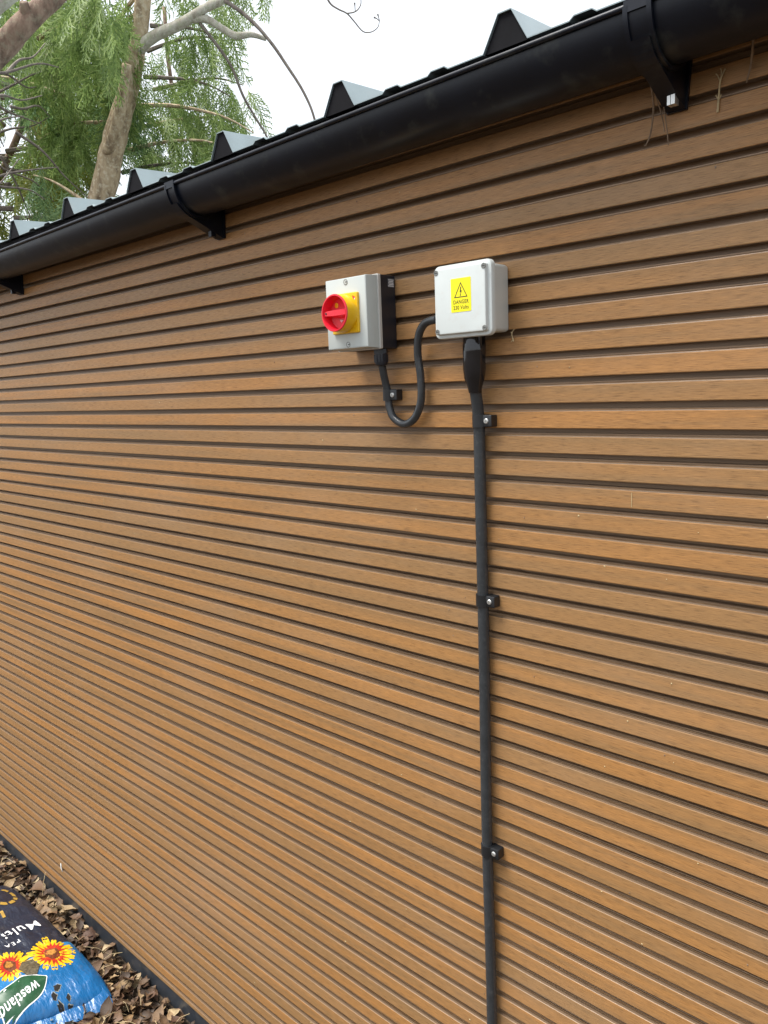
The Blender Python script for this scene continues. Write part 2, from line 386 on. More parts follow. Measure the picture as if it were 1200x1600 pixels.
for bx in bxs:                       # union brackets: strap round the trough, web and wall plate
    wd = .017; mb = MB()
    o = [(GY + (GR + .004) * math.cos(R(a)), GZ + (GR + .004) * math.sin(R(a))) for a in range(176, 345, 8)]
    i_ = [(GY + (GR + .0007) * math.cos(R(a)), GZ + (GR + .0007) * math.sin(R(a))) for a in range(344, 175, -8)]
    L = [[(x, y, z) for y, z in o + i_] for x in (bx - wd, bx + wd)]; mb.loops(L)
    mb.box(bx - wd, bx + wd, GY - GR - .0065, GY - GR + .008, GZ - .006, GZ + .0075)
    # moulded collars either side of the seal
    for sx_ in (-1, 1):
        o2 = [(GY + (GR + .007) * math.cos(R(a)), GZ + (GR + .007) * math.sin(R(a))) for a in range(178, 345, 8)]
        i2 = [(GY + (GR + .003) * math.cos(R(a)), GZ + (GR + .003) * math.sin(R(a))) for a in range(344, 177, -8)]
        mb.loops([[(x, y, z) for y, z in o2 + i2] for x in (bx + sx_ * (wd - .002) - .003, bx + sx_ * (wd - .002) + .003)])
    br = mb.build('union_bracket', 'gutter', gut, smooth=True)
    # gusset under the trough running back to the wall
    mb = MB(); g = [(-0.0005, 2.264), (-0.0005, 2.372), (-0.012, 2.372), (-.020, 2.345)]
    g += [(GY + (GR + .003) * math.cos(R(a)), GZ + (GR + .003) * math.sin(R(a))) for a in range(330, 214, -10)]
    g += [(GY + (GR + .010) * math.cos(R(a)), GZ + (GR + .010) * math.sin(R(a))) for a in range(214, 262, 8)] + [(-.010, 2.262)]
    mb.loops([[(x, y, z) for y, z in g] for x in (bx - .0125, bx + .0125)]); mb.build('gusset', 'gutter', br)
    mb = MB(); mb.loops([[(bx - h_, y, z) for y in (0,) for h_, z in ((.010, 2.262), (-.010, 2.262), (-.019, 2.330), (-.019, 2.372), (.019, 2.372), (.019, 2.330))] if False else
                         [(bx + sgn * h_, y, z) for sgn, h_, z in ((-1, .0135, 2.261), (1, .0135, 2.261), (1, .019, 2.325), (1, .019, 2.372), (-1, .019, 2.372), (-1, .019, 2.325))] for y in (-0.0012, -0.0065)])
    mb.build('wall_plate', 'gutter', br)
    MB().box(bx + .000, bx + .0042, -.0370, -.0250, 2.262, 2.2830).box(bx + .0052, bx + .0105, -.0375, -.0250, 2.262, 2.2850).build('glint_bars', 'screw' if bx == -0.4515 else 'gutter', br)  # bars standing in for a highlight on the plate, bright at one bracket only

gut.rotation_euler = (0, -0.0065, 0)      # slight fall towards the left

# ------------------------------------------------------------------ junction box
jb = empty('junction_box', (-.777, 0, 1.99), 'pale grey square junction box with yellow danger label on the slatted wall', 'junction box')
mb = MB(); rbox(mb, -.8305, -.7235, 2.000, 2.107, .007, [(0.002, -0.0005), (0.0005, -.004), (0, -.0460)]); mb.build('box_body', 'white_plastic', jb, smooth=True)
mb = MB(); rbox(mb, -.8345, -.7190, 1.9945, 2.1120, .010, [(0.001, -.0450), (0, -.0455), (0, -.0530), (0.001, -.0548), (0.0028, -.0556), (0.0055, -.0556), (0.0060, -.0561), (0.0066, -.0612), (0.0076, -.0626), (0.0094, -.0630)])
lid = mb.build('lid', 'white_plastic', jb, smooth=True, angle=35)
for sx_, sz_ in ((-.8235, 2.1005), (-.7285, 2.1005), (-.8235, 2.0060), (-.7285, 2.0060)):
    s_ = MB().lathe_y(sx_, sz_, [(.0043, -.0623), (.0043, -.0636), (.0034, -.0638), (.0033, -.0633), (.0006, -.0632)], 18).build('screw', 'dull_screw', jb, smooth=True)
    MB().box(sx_ - .0024, sx_ + .0024, -.06365, -.0634, sz_ - .0005, sz_ + .0005).build('slot', 'slot', s_)
LX0, LX1, LZ0, LZ1 = -.7936, -.7536, 2.0346, 2.0874; LY = -.0631; LC = -.7736
mb = MB(); mb.loops([rrect(LX0, LX1, LZ0, LZ1, .0015, y, 3) for y in (LY + .0002, LY - .0003)]); lab = mb.build('warning_label', 'label_yellow', jb)
lab['label'] = 'yellow label with a lightning triangle, DANGER and 230 Volts'
def on_label(vs, cx, z, y=LY - .00045): return [(cx + a, y, z + b) for a, b, *_ in vs]
for txt, sz, z in (('DANGER', .0086, 2.0474), ('230 Volts', .0086, 2.0386)):
    vs, fs = text_mesh(txt, sz, 0.00008, 1.06, 'CENTER'); wx = max(v[0] for v in vs) - min(v[0] for v in vs); vs = [(v[0] * .0305 / wx, v[1]) for v in vs]; MB().add(on_label(vs, LC, z), fs).build('lettering', 'ink', lab)
def outline_tri(cx, cz, s, wd):
    o = [(cx, cz + s * .62), (cx + s * .56, cz - s * .38), (cx - s * .56, cz - s * .38)]; c = (cx, cz - s * .05)
    i_ = [(c[0] + (x - c[0]) * (1 - wd), c[1] + (z - c[1]) * (1 - wd)) for x, z in o]
    vs = [(x, LY - .00045, z) for x, z in o + i_]; return vs, [(0, 1, 4, 3), (1, 2, 5, 4), (2, 0, 3, 5)]
MB().add(*outline_tri(LC, 2.0662, .0240, .17)).build('triangle_outline', 'ink', lab)
bolt = [(-.0006, .0075), (.0012, .0075), (.0002, .0012), (.0024, .0020), (-.0004, -.0050), (.0008, -.0046), (-.0014, -.0078), (-.0020, -.0040), (-.0012, -.0046), (.0002, -.0004), (-.0022, -.0012)]
MB().add([(LC + x, LY - .00045, 2.0662 + z) for x, z in bolt], [tuple(range(len(bolt)))]).build('lightning_bolt', 'ink', lab)
MB().lathe_y(-.7205, 2.094, [(.0012, -.030), (.0012, -.0305)], 8)

# ------------------------------------------------------------------ rotary isolator switch
sw = empty('isolator_switch', (-1.0232, 0, 1.988), 'grey and black isolator switch with red and yellow rotary handle', 'isolator switch')
a0, a1, c0, c1 = -1.0795, -.9690, 1.9880, 2.1200
mb = MB(); rbox(mb, a0 + .001, a1 - .0005, c0 + .0005, c1 - .0005, .003, [(0.002, -0.0005), (0.0, -.002), (0, -.041)]); base = mb.build('base', 'black_plastic', sw, smooth=True)
mb = MB(); rbox(mb, a0, a1, c0, c1, .003, [(0.001, -.0400), (0, -.0405), (0, -.0460), (0.001, -.0470)]); mb.build('seal_rim', 'rim_plastic', sw, smooth=True)
mb = MB(); rbox(mb, a0, a1, c0, c1, .003, [(0.0022, -.0455), (0.0022, -.0470), (0.0034, -.0730), (0.0040, -.0748), (0.0056, -.0757)])
lidm = mb.build('cover', 'lid_plastic', sw, smooth=True)
for sx_, sz_ in ((-1.0222, 2.1090), (-1.0222, 1.9985)):
    s_ = MB().lathe_y(sx_, sz_, [(.0050, -.0752), (.0050, -.0764), (.0041, -.0764), (.0040, -.0759)], 18).build('screw', 'dull_screw', sw, smooth=True)
    MB().lathe_y(sx_, sz_, [(.0038, -.0758), (.0038, -.0761), (.0010, -.0762)], 14).build('screw_face', 'lid_plastic', s_)
    MB().box(sx_ - .0006, sx_ + .0036, -.07645, -.0762, sz_ - .0007, sz_ + .0007).build('slot', 'slot', s_)
# rating label on the side of the base
mb = MB(); mb.box(a1 - .0006, a1 - .0001, -.0205, -.0050, 2.098, 2.113); rl = mb.build('rating_label', 'label_grey', sw)
mb = MB()
for q, (u0, u1) in enumerate(((.0, 1), (.1, .9), (.0, .95), (.15, 1), (.0, 1))):
    yy0 = -.0198 + .0142 * u0; yy1 = -.0198 + .0142 * u1; zz = 2.1113 - q * .0027
    mb.box(a1 - .0001, a1 + .0001, yy0, yy1, zz - .0011, zz)
mb.build('label_print', 'label_white', rl)
kx, kz = -1.0235, 2.0535
mb = MB(); rbox(mb, kx - .0335, kx + .0335, kz - .0355, kz + .0355, .0025, [(0, -.0755), (0, -.0795), (0.0012, -.0808)]); pl = mb.build('handle_plate', 'yellow', sw, smooth=True)
MB().lathe_y(kx, kz, [(.0333, -.0800), (.0330, -.0830), (.0328, -.1040), (.0322, -.1048)], 48, False).build('collar', 'yellow', pl, smooth=True)
hd = MB().lathe_y(kx, kz, [(.0326, -.1046), (.0329, -.1062), (.0322, -.1074), (.0302, -.1076), (.0296, -.1066), (.0268, -.0885), (.0240, -.0872), (.001, -.0868)], 48, True, False).build('rotary_handle', 'red', sw, smooth=True)
bar = []
for x, hz, y in ((-.0278, .0042, -.1045), (-.018, .0052, -.1066), (.0, .0062, -.1072), (.016, .0060, -.1070), (.0276, .0056, -.1060)):
    bar.append([(kx + x, -.0862, kz + hz * 1.25), (kx + x, y, kz + hz * .80), (kx + x, y, kz - hz * .80), (kx + x, -.0862, kz - hz * 1.25)])
MB().loops(bar).build('grip_bar', 'red', hd)
MB().lathe_y(kx - .0125, kz + .0150, [(.0046, -.0868), (.0046, -.0880), (.004, -.0882)], 16).build('padlock_hole', 'yellow', hd, smooth=True)
MB().add([(kx - .006, -.0876, kz - .0110), (kx + .004, -.0876, kz - .0116), (kx - .002, -.0876, kz - .0160)], [(0, 1, 2)]).build('glare_patch', 'label_white', hd)  # white triangle painted in place of glare on the dish floor
MB().lathe_y(kx - .0215, kz + .0005, [(.0019, -.1046), (.0019, -.1071), (.0012, -.1073)], 10).build('rivet', 'slot', hd)
mb = MB()                           # red arrow printed on the plate's upper right corner
mb.add([(kx + .0215, -.0811, kz + .0300), (kx + .0295, -.0811, kz + .0262), (kx + .0240, -.0811, kz + .0228)], [(0, 1, 2)]); mb.build('position_mark', 'red', pl)
mb = MB(); mb.add([(kx + .0262, -.0813, kz + .0252), (kx + .0295, -.0813, kz + .0245), (kx + .0268, -.0813, kz + .0212)], [(0, 1, 2)]); mb.build('position_tick', 'label_white', pl)

# ------------------------------------------------------------------ cables
lc = empty('loop_cable', (-.985, -.02, 1.985), 'short black cable looping from the isolator switch up into the junction box', 'cable')
pts = [(-.9865, -.030, 1.989), (-.9868, -.028, 1.970), (-.9875, -.022, 1.945), (-.9880, -.016, 1.925), (-.9860, -.0125, 1.904), (-.9850, -.0120, 1.883), (-.9745, -.0125, 1.862), (-.9475, -.013, 1.8505), (-.9220, -.013, 1.862), (-.9060, -.0135, 1.892), (-.9035, -.015, 1.934), (-.9060, -.018, 1.973), (-.9010, -.021, 2.003), (-.8890, -.023, 2.022), (-.8700, -.024, 2.030), (-.8300, -.024, 2.031)]
MB().tube(catmull(pts, 6), .0072, 14).build('sheath', 'cable', lc, smooth=True)
def gland_z(cx, cy, z1, parent):
    g = MB(); ring = lambda r, z, n, ph=0: [(cx + r * math.cos(2 * math.pi * i / n + ph), cy + r * math.sin(2 * math.pi * i / n + ph), z) for i in range(n)]
    g.loops([ring(.0135, z1, 6), ring(.0135, z1 - .008, 6)]); g.loops([ring(.0118, z1 - .008, 24), ring(.0122, z1 - .024, 24), ring(.0105, z1 - .029, 24), ring(.0080, z1 - .030, 24)])
    for i in range(12):
        a = 2 * math.pi * i / 12; x, y = cx + .0120 * math.cos(a), cy + .0120 * math.sin(a); g.box(x - .0011, x + .0011, y - .0011, y + .0011, z1 - .0235, z1 - .010)
    return g.build('cable_gland', 'black_plastic', parent, smooth=True)
gland_z(-.9850, -.0295, 1.9886, lc)
g = MB(); ringx = lambda r, x, n: [(x, -.0240 + r * math.cos(2 * math.pi * i / n), 2.031 + r * math.sin(2 * math.pi * i / n)) for i in range(n)]
g.loops([ringx(.0125, -.8306, 24), ringx(.0125, -.842, 24), ringx(.0105, -.851, 24), ringx(.0082, -.856, 24)]); g.build('cable_gland', 'black_plastic', lc, smooth=True)

mc = empty('main_cable', (-.778, -.011, 1.98), 'thick black armoured cable running down the slatted wall from the junction box', 'cable')
cz = np.linspace(1.955, -0.02, 60)
pts = [(-.7785 + .0012 * math.sin(z * 3.1) + .0008 * math.sin(z * 9 + 1), -.0112 - .0004 * math.sin(z * 7) - .0135 * min(1, max(0, (z - 1.855) / .07)) ** 1.3, z) for z in cz]
MB().tube(pts, .0102, 18).build('sheath', 'cable', mc, smooth=True)
prof = [(2.0005, .0190, -.0275), (1.986, .0190, -.0275), (1.9845, .0198, -.0275), (1.972, .0199, -.0272), (1.958, .0194, -.0268), (1.945, .0196, -.0262), (1.928, .0172, -.0250), (1.915, .0132, -.0240), (1.908, .0118, -.0232), (1.904, .0112, -.0225)]
mb = MB(); L = []
for z, r, y in prof:
    L.append([(-.7745 - .004 * min(1, (2.0 - z) / .095) + r * math.cos(2 * math.pi * i / 26) * (1 + .03 * math.sin(4 * i + z * 300)), y + r * .92 * math.sin(2 * math.pi * i / 26) * (1 + .03 * math.cos(3 * i + z * 200)), z) for i in range(26)])
mb.loops(L).build('heat_shrink_sleeve', 'shrink', mc, smooth=True)
def clip(cx, cy, cz_, r, label):
    c = empty('cable_clip', (cx, 0, cz_), label, 'cable clip', 'cable clips')
    h = .0105; mb = MB(); ro = r + .0026
    o = [(cx - ro, -.0004)] + [(cx + ro * math.cos(R(a)), cy + ro * math.sin(R(a))) for a in range(180, 361, 15)] + [(cx + ro, -.0004)]
    i_ = [(cx + (r + .0002), -.0004)] + [(cx + (r + .0002) * math.cos(R(a)), cy + (r + .0002) * math.sin(R(a))) for a in range(360, 179, -15)] + [(cx - r - .0002, -.0004)]
    mb.loops([[(x, y, z) for x, y in o + i_] for z in (cz_ - h, cz_ + h)])
    mb.build('saddle', 'clip', c, smooth=True, angle=50)
    mb = MB(); rbox(mb, cx + r * .55, cx + r + .0175, cz_ - h + .0007, cz_ + h - .0007, .0015, [(0.0, -.0006), (0, -(-cy + r * .55)), (0.001, -(-cy + r * .62))]); mb.build('fixing_block', 'clip', c, smooth=True)
    yf = cy - r * .62
    s_ = MB().lathe_y(cx + r + .0075, cz_, [(.0046, yf - .0001), (.0046, yf - .0012), (.0036, yf - .0022), (.0010, yf - .0023)], 18).build('screw', 'screw', c, smooth=True)
    x = cx + r + .0075; MB().box(x - .0024, x + .0024, yf - .0025, yf - .0022, cz_ - .0005, cz_ + .0005).box(x - .0005, x + .0005, yf - .00255, yf - .00225, cz_ - .0024, cz_ + .0024).build('slot', 'dull_screw', s_)
for z, lb in ((1.8565, 'black cable clip just below the heat shrink sleeve on the main cable'), (1.5420, 'black cable clip midway down the main cable'), (1.0615, 'black cable clip lowest in view on the main cable')):
    clip(-.7785, -.0112, z, .0103, lb)
clip(-.9865, -.0122, 1.9045, .0074, 'small black cable clip on the loop under the isolator switch')

# ------------------------------------------------------------------ twigs and specks caught on the wall
def twig(pts, r, name='dry_twig', lab='', mat='twig', side=()):
    e = MB(); e.tube(catmull(pts, 4), np.linspace(r, r * .55, 4 * (len(pts) - 1) + 1), 6)
    for sp in side: e.tube(catmull(sp, 3), r * .5, 5)
    return tag(e.build(name, mat), lab, 'twig', 'twigs caught on the wall')
twig([(-.468, -.050, 2.300), (-.476, -.022, 2.275), (-.487, -.006, 2.248), (-.494, -.004, 2.236), (-.4965, -.004, 2.2365)], .0016, lab='bent brown twig hanging left of the gutter bracket', side=[[(-.468, -.045, 2.298), (-.468, -.012, 2.262), (-.4675, -.006, 2.246)], [(-.462, -.03, 2.29), (-.463, -.010, 2.252), (-.4625, -.004, 2.228)]])
twig([(-.3985, -.003, 2.254), (-.3975, -.003, 2.275), (-.3960, -.003, 2.292), (-.3905, -.003, 2.304)], .0015, lab='pale scaly sprig stuck upright near the top right of the wall', mat='straw', side=[[(-.396, -.003, 2.290), (-.400, -.003, 2.299), (-.402, -.004, 2.301)], [(-.3955, -.003, 2.294), (-.395, -.003, 2.302), (-.396, -.004, 2.306)], [(-.3978, -.003, 2.268), (-.401, -.004, 2.275)], [(-.3978, -.003, 2.268), (-.394, -.004, 2.274)]])
twig([(-.345, -.040, 2.325), (-.355, -.014, 2.300), (-.3635, -.004, 2.280)], .0018, lab='short brown twig dangling at the right end of the gutter')
twig([(-.7145, -.003, 1.985), (-.7175, -.003, 1.997), (-.7125, -.003, 2.004)], .0011, lab='straw coloured sliver right below the junction box', mat='straw', side=[[(-.7175, -.003, 1.997), (-.7185, -.004, 2.0)], [(-.7150, -.003, 1.988), (-.7185, -.004, 1.984)]])
bd = MB(); ico = []
for i in range(7):
    r = .005 * (1 - i / 8); ico.append([(-2.776 + r * math.cos(a) + .0015 * i, -.0008 - .0025 * math.sin(i / 6 * 3.0), .172 + r * math.sin(a) * 1.6 - .004 * i) for a in [2 * math.pi * q / 9 for q in range(9)]])
tag(bd.loops(ico).build('bird_dropping', 'dropping', smooth=True), 'white bird dropping low on the wall near the bottom left', 'dropping')
sp = MB()
for i in range(150):
    x = random.uniform(-3.6, -.2); k = random.randint(-9, 44); z = zk(k) + random.uniform(.002, .66 * P); s_ = random.uniform(.0006, .0018)
    a = random.uniform(0, 6.28); q = [(x + s_ * math.cos(a + t) * random.uniform(.6, 1.8), -.0002, z + s_ * math.sin(a + t)) for t in (0, 1.3, 2.6, 3.9, 5.2)]
    sp.add(q + [(x, -.0013, z)], [(0, 1, 5), (1, 2, 5), (2, 3, 5), (3, 4, 5), (4, 0, 5)])
for x_, z_ in ((-.5100, 1.7378), (-2.1550, 1.6185)): sp.box(x_ - .00035, x_ + .00035, -.0007, .0004, z_ - .0110, z_ + .0110)   # two pale scratches
tag(sp.build('dirt_specks', 'straw'), 'tiny pale specks of debris stuck on the cladding', 'dirt', kind='stuff')
sp = MB()
for i in range(150):
    x = random.uniform(-3.6, -.2); k = random.randint(-10, 45); z = zk(k) + random.uniform(.002, .66 * P); s_ = random.uniform(.0006, .0016)
    a = random.uniform(0, 6.28); q = [(x + s_ * math.cos(a + t), -.0002, z + s_ * math.sin(a + t) * random.uniform(.6, 1.9)) for t in (0, 1.3, 2.6, 3.9, 5.2)]
    sp.add(q + [(x, -.0013, z)], [(0, 1, 5), (1, 2, 5), (2, 3, 5), (3, 4, 5), (4, 0, 5)])
tag(sp.build('dark_specks', 'bark_dark'), 'tiny dark specks of debris stuck on the cladding', 'dirt', kind='stuff')

# ------------------------------------------------------------------ compost bag
BX, BY, BL, BW, BH = -2.195, -0.100, 0.86, 0.50, 0.086
bag = empty('compost_bag', (-2.55, -.35, 0), 'blue and navy printed plastic compost bag lying on fallen leaves', 'compost bag')
def bag_xy(u, v):                    # u along the bag from the blue end, v across from the wall side
    pull = 0.10 * (1 - u) ** 3 * (v ** 1.4) * 1.9
    x = BX - pull - u * (BL - pull); y = BY - v * BW - 0.018 * (abs(2 * u - 1) ** 6) * (1 - 2 * v) 
    return x, y
def bag_h(u, v):
    e = max(0, 1 - abs(2 * u - 1) ** 3.4) * max(0, 1 - abs(2 * v - 1) ** 3.4)
    x, y = bag_xy(u, v)
    n = 0.010 * mnoise.noise(Vector((x * 7, y * 7, 1.3))) + 0.0042 * mnoise.noise(Vector((x * 24, y * 17, 4))) + 0.0022 * mnoise.noise(Vector((x * 60 + y * 25, y * 38, 9)))
    cr = 0.0060 * (1 - abs(mnoise.noise(Vector((x * 15 + y * 6, y * 13 - x * 5, 2.2)))) * 2.2)
    return 0.016 + (BH + n * 1.3 + cr) * e ** 0.42
NU, NV = 110, 64
mb = MB(); vs = []
for i in range(NU + 1):
    for j in range(NV + 1):
        u, v = .5 - .5 * math.cos(math.pi * i / NU), .5 - .5 * math.cos(math.pi * j / NV); x, y = bag_xy(u, v); vs.append((x, y, bag_h(u, v)))
fs = [(i * (NV + 1) + j, (i + 1) * (NV + 1) + j, (i + 1) * (NV + 1) + j + 1, i * (NV + 1) + j + 1) for i in range(NU) for j in range(NV)]
mb.add(vs, fs)
o_ = len(mb.v); rim = [i * (NV + 1) for i in range(NU + 1)] + [NU * (NV + 1) + j for j in range(1, NV + 1)] + [i * (NV + 1) + NV for i in range(NU - 1, -1, -1)] + [j for j in range(NV - 1, 0, -1)]
cxb, cyb = BX - BL / 2, BY - BW / 2
low = [(cxb + (mb.v[i][0] - cxb) * .96, cyb + (mb.v[i][1] - cyb) * .95, -0.004) for i in rim]
n_ = len(rim); mb.v += low
mb.f += [(rim[k], rim[(k + 1) % n_], o_ + (k + 1) % n_, o_ + k) for k in range(n_)] + [tuple(o_ + k for k in range(n_))]
def mat_bag():
    t = NT('printed_bag_film'); tc = t.n('ShaderNodeTexCoord'); sx_ = t.n('ShaderNodeSeparateXYZ')
    ge = t.n('ShaderNodeNewGeometry'); t.l(ge.outputs['Position'], sx_.inputs[0])
    f = t.noise(9, 5); g = t.noise(34, 8)
    a = t.math('ADD', sx_.outputs[0], t.math('MULTIPLY', t.math('SUBTRACT', f, .5), .05))
    a = t.math('ADD', a, t.math('MULTIPLY', sx_.outputs[1], 0.15))
    blue = t.ramp(t.math('MULTIPLY_ADD', a, 2.4, 6.25), [(0.0, (0.25, 0.42, 0.66)), (0.18, (0.04, 0.24, 0.50)), (0.42, (0.002, 0.110, 0.30)), (1.0, (0.002, 0.095, 0.27))])
    navy = t.ramp(f, [(0.3, (0.008, 0.012, 0.026)), (0.7, (0.017, 0.024, 0.044))])
    c = t.mix(t.ramp(t.math('MULTIPLY_ADD', a, 60, 150.4), [(0.45, (0, 0, 0)), (0.55, (1, 1, 1))]), navy, blue)
    c = t.mix(t.ramp(g, [(0.57, (0, 0, 0)), (0.78, (.16,) * 3)]), c, (0.20, 0.19, 0.17))
    t.col(c); t.set(Roughness=0.30); t.b.inputs['Specular IOR Level'].default_value = .55
    t.bump(t.noise(12, 3, (1, 2.4, 1)), 0.45, 0.02); return t.m
M['bag'] = mat_bag()
film = mb.build('bag_film', 'bag', bag, smooth=True, angle=75)
# look-up of the bag's upper surface for laying the print on it
from mathutils.bvhtree import BVHTree
bt = BVHTree.FromPolygons([Vector(v) for v in mb.v], mb.f)
def top_z(x, y):
    h = bt.ray_cast(Vector((x, y, 1)), Vector((0, 0, -1)))
    return h[0].z if h[0] is not None else 0.02
def drape(vs, lift): return [(x, y, top_z(x, y) + lift) for x, y in vs]
def print_mesh(vs, fs, lift, name, mat, cuts=2):
    bm = bmesh.new(); vv = [bm.verts.new((x, y, 0)) for x, y in vs]
    for f in fs:
        try: bm.faces.new([vv[i] for i in f])
        except Exception: pass
    bmesh.ops.triangulate(bm, faces=bm.faces[:])
    for _ in range(cuts):
        ed = [e for e in bm.edges if e.calc_length() > .008]
        if ed: bmesh.ops.subdivide_edges(bm, edges=ed, cuts=1); bmesh.ops.triangulate(bm, faces=bm.faces[:])
    for v in bm.verts: v.co.z = top_z(v.co.x, v.co.y) + lift
    me = MB(); bm.verts.ensure_lookup_table(); bm.verts.index_update()
    me.add([tuple(v.co) for v in bm.verts], [tuple(v.index for v in f.verts) for f in bm.faces]); bm.free()
    return me.build(name, mat, film, smooth=True, angle=180)
def fan(cx, cy, pts): return [(cx, cy)] + pts, [(0, i + 1, (i + 1) % len(pts) + 1) for i in range(len(pts))]
def flower(cx, cy, r, seed, sq=1.0):
    rd = random.Random(seed); n = 15
    def petals(rr, notch, n_):
        pts = []
        for i in range(n_):
            a = 2 * math.pi * i / n_; k = rd.uniform(.86, 1.08)
            for da, q in ((-.46, .72), (-.30, .97), (-.12, 1.0), (0.0, 1 - notch), (.12, 1.0), (.30, .97), (.46, .72)):
                b = a + da * 2 * math.pi / n_; pts.append((cx + rr * q * k * math.cos(b) * sq, cy + rr * q * k * math.sin(b)))
        return fan(cx, cy, pts)
    print_mesh(*petals(r, .10, n), .0010, 'petal_print', 'petal_yellow')
    pts = []
    for i in range(44): a = 2 * math.pi * i / 44; k = (rd.uniform(.60, .80) if i % 2 else rd.uniform(.36, .50)); pts.append((cx + r * k * math.cos(a) * sq, cy + r * k * math.sin(a)))
    print_mesh(*fan(cx, cy, pts), .0016, 'petal_red_print', 'petal_red')
    pts = [(cx + r * .34 * rd.uniform(.85, 1.1) * math.cos(2 * math.pi * i / 20) * sq, cy + r * .34 * rd.uniform(.85, 1.1) * math.sin(2 * math.pi * i / 20)) for i in range(20)]
    print_mesh(*fan(cx, cy, pts), .0021, 'flower_core_print', 'petal_core')
    pts = [(cx - .1 * r + r * .22 * rd.uniform(.7, 1.1) * math.cos(2 * math.pi * i / 16) * sq, cy + r * .22 * rd.uniform(.7, 1.1) * math.sin(2 * math.pi * i / 16)) for i in range(16)]
    print_mesh(*fan(cx - .1 * r, cy, pts), .0026, 'flower_core_highlight_print', 'core_light')
flower(-2.436, -.196, .070, 3, 1.35); flower(-2.470, -.318, .058, 5, 1.3)
# leaf-shaped logo: white edge, dark green inside
def leafshape(g):
    ys = np.linspace(0, 1, 22); lo = []; hi = []
    for q in ys:
        y = -.258 - .20 * q; wdt = .052 * (1 - (abs(q - .42) / .62) ** 2.6) if q > .42 else .052 * (1 - ((.42 - q) / .42) ** 3.2)
        wdt = max(wdt, 0.001); c = -2.326 + .030 * (q - .4) - .012 * math.sin(q * 3.1)
        lo.append((c - wdt + .03 * (q < .2) * (.2 - q) * -1, y)); hi.append((c + wdt * .82, y))
    pts = lo + hi[::-1]; mx_ = sum(p[0] for p in pts) / len(pts); my = sum(p[1] for p in pts) / len(pts)
    pts = [(mx_ + (x - mx_) * g[0], my + (y - my) * g[1]) for x, y in pts]; return fan(mx_, my, pts)
print_mesh(*leafshape((1.08, 1.03)), .0012, 'logo_border_print', 'label_white')
print_mesh(*leafshape((1.0, 1.0)), .0018, 'logo_print', 'green_print')
print_mesh(*fan(-2.272, -.437, [(-2.262, -.418), (-2.258, -.440), (-2.270, -.462), (-2.284, -.458), (-2.287, -.434), (-2.278, -.420)]), .0024, 'logo_sprig_print', 'lime_print')
def bag_text(t_, size, x, y, mat, bold=0.0, sp_=1.0, skew=0.0, lift=.0024, stretch=1.0):
    vs, fs = text_mesh(t_, size, bold, sp_)
    return print_mesh([(x + b * stretch + skew * a, y - a) for a, b, *_ in vs], fs, lift, 'lettering_print', mat, 2)
bag_text('westland', .0335, -2.349, -.285, 'label_white', .0003, 1.05, .10, stretch=1.55)
bag_text('Multi', .0560, -2.654, -.155, 'label_white', .0004, 1.10, .05, stretch=1.25)
bag_text('PEA', .0240, -2.580, -.245, 'label_white', .0000, 1.35, .04, stretch=1.2)
# gold roundel and gold stroke of the big title
for a in range(0, 360, 40):
    pts = [(-2.885 + .060 * k * 1.35 * math.cos(R(a + d_)), -.185 + .046 * k * math.sin(R(a + d_))) for k, d_ in ((1, 0), (1, 15), (1, 30), (.74, 30), (.74, 15), (.74, 0))]
    print_mesh(pts, [tuple(range(6))], .0014, 'roundel_print', 'gold', 1)
print_mesh([(-2.772, -.222), (-2.735, -.228), (-2.735, -.238), (-2.772, -.232)], [(0, 1, 2, 3)], .0014, 'title_stroke_print', 'gold', 2)
print_mesh([(-2.782, -.222), (-2.772, -.222), (-2.775, -.300), (-2.785, -.300)], [(0, 1, 2, 3)], .0014, 'title_stroke_print', 'gold', 3)
# folded and sealed end of the bag, lower than the filled part
fl = MB(); top_ = []; bot_ = []
for i in range(25):
    v = .03 + .94 * i / 24; x, y = bag_xy(0.0, v); k = .010 * mnoise.noise(Vector((y * 22, 3, 1)))
    for q, (dx, z) in enumerate(((-.06, .052), (-.02, .040 + k * .6), (.022, .026 + k), (.040 + k, .016 + k))): top_.append((x + dx, y + (.004 if q == 2 else 0), z)); bot_.append((x + dx, y, z - .004))
nq = 4; fl.add(top_, [(i * nq + j, (i + 1) * nq + j, (i + 1) * nq + j + 1, i * nq + j + 1) for i in range(24) for j in range(nq - 1)])
fl.add(bot_, [(i * nq + j, i * nq + j + 1, (i + 1) * nq + j + 1, (i + 1) * nq + j) for i in range(24) for j in range(nq - 1)])
flap = fl.build('end_seam', 'bag', bag, smooth=True, angle=80)
fr = MB(); rf = random.Random(2)
for i in range(6):
    v = rf.uniform(.10, .62); x, y = bag_xy(0, v); a = rf.uniform(0, 6.28); s_ = rf.uniform(.004, .010); x += rf.uniform(.012, .034); z = .030 - (x - bag_xy(0, v)[0] - .012) * .5 + rf.uniform(0.003, .008)
    fr.add([(x + s_ * math.cos(a + t) * rf.uniform(.5, 1.3), y + s_ * math.sin(a + t) * rf.uniform(.5, 1.6), z + rf.uniform(-.002, .003)) for t in (0, 1.5, 3, 4.5)], [(0, 1, 2, 3)])
fr.build('frayed_film', 'frayed', flap)
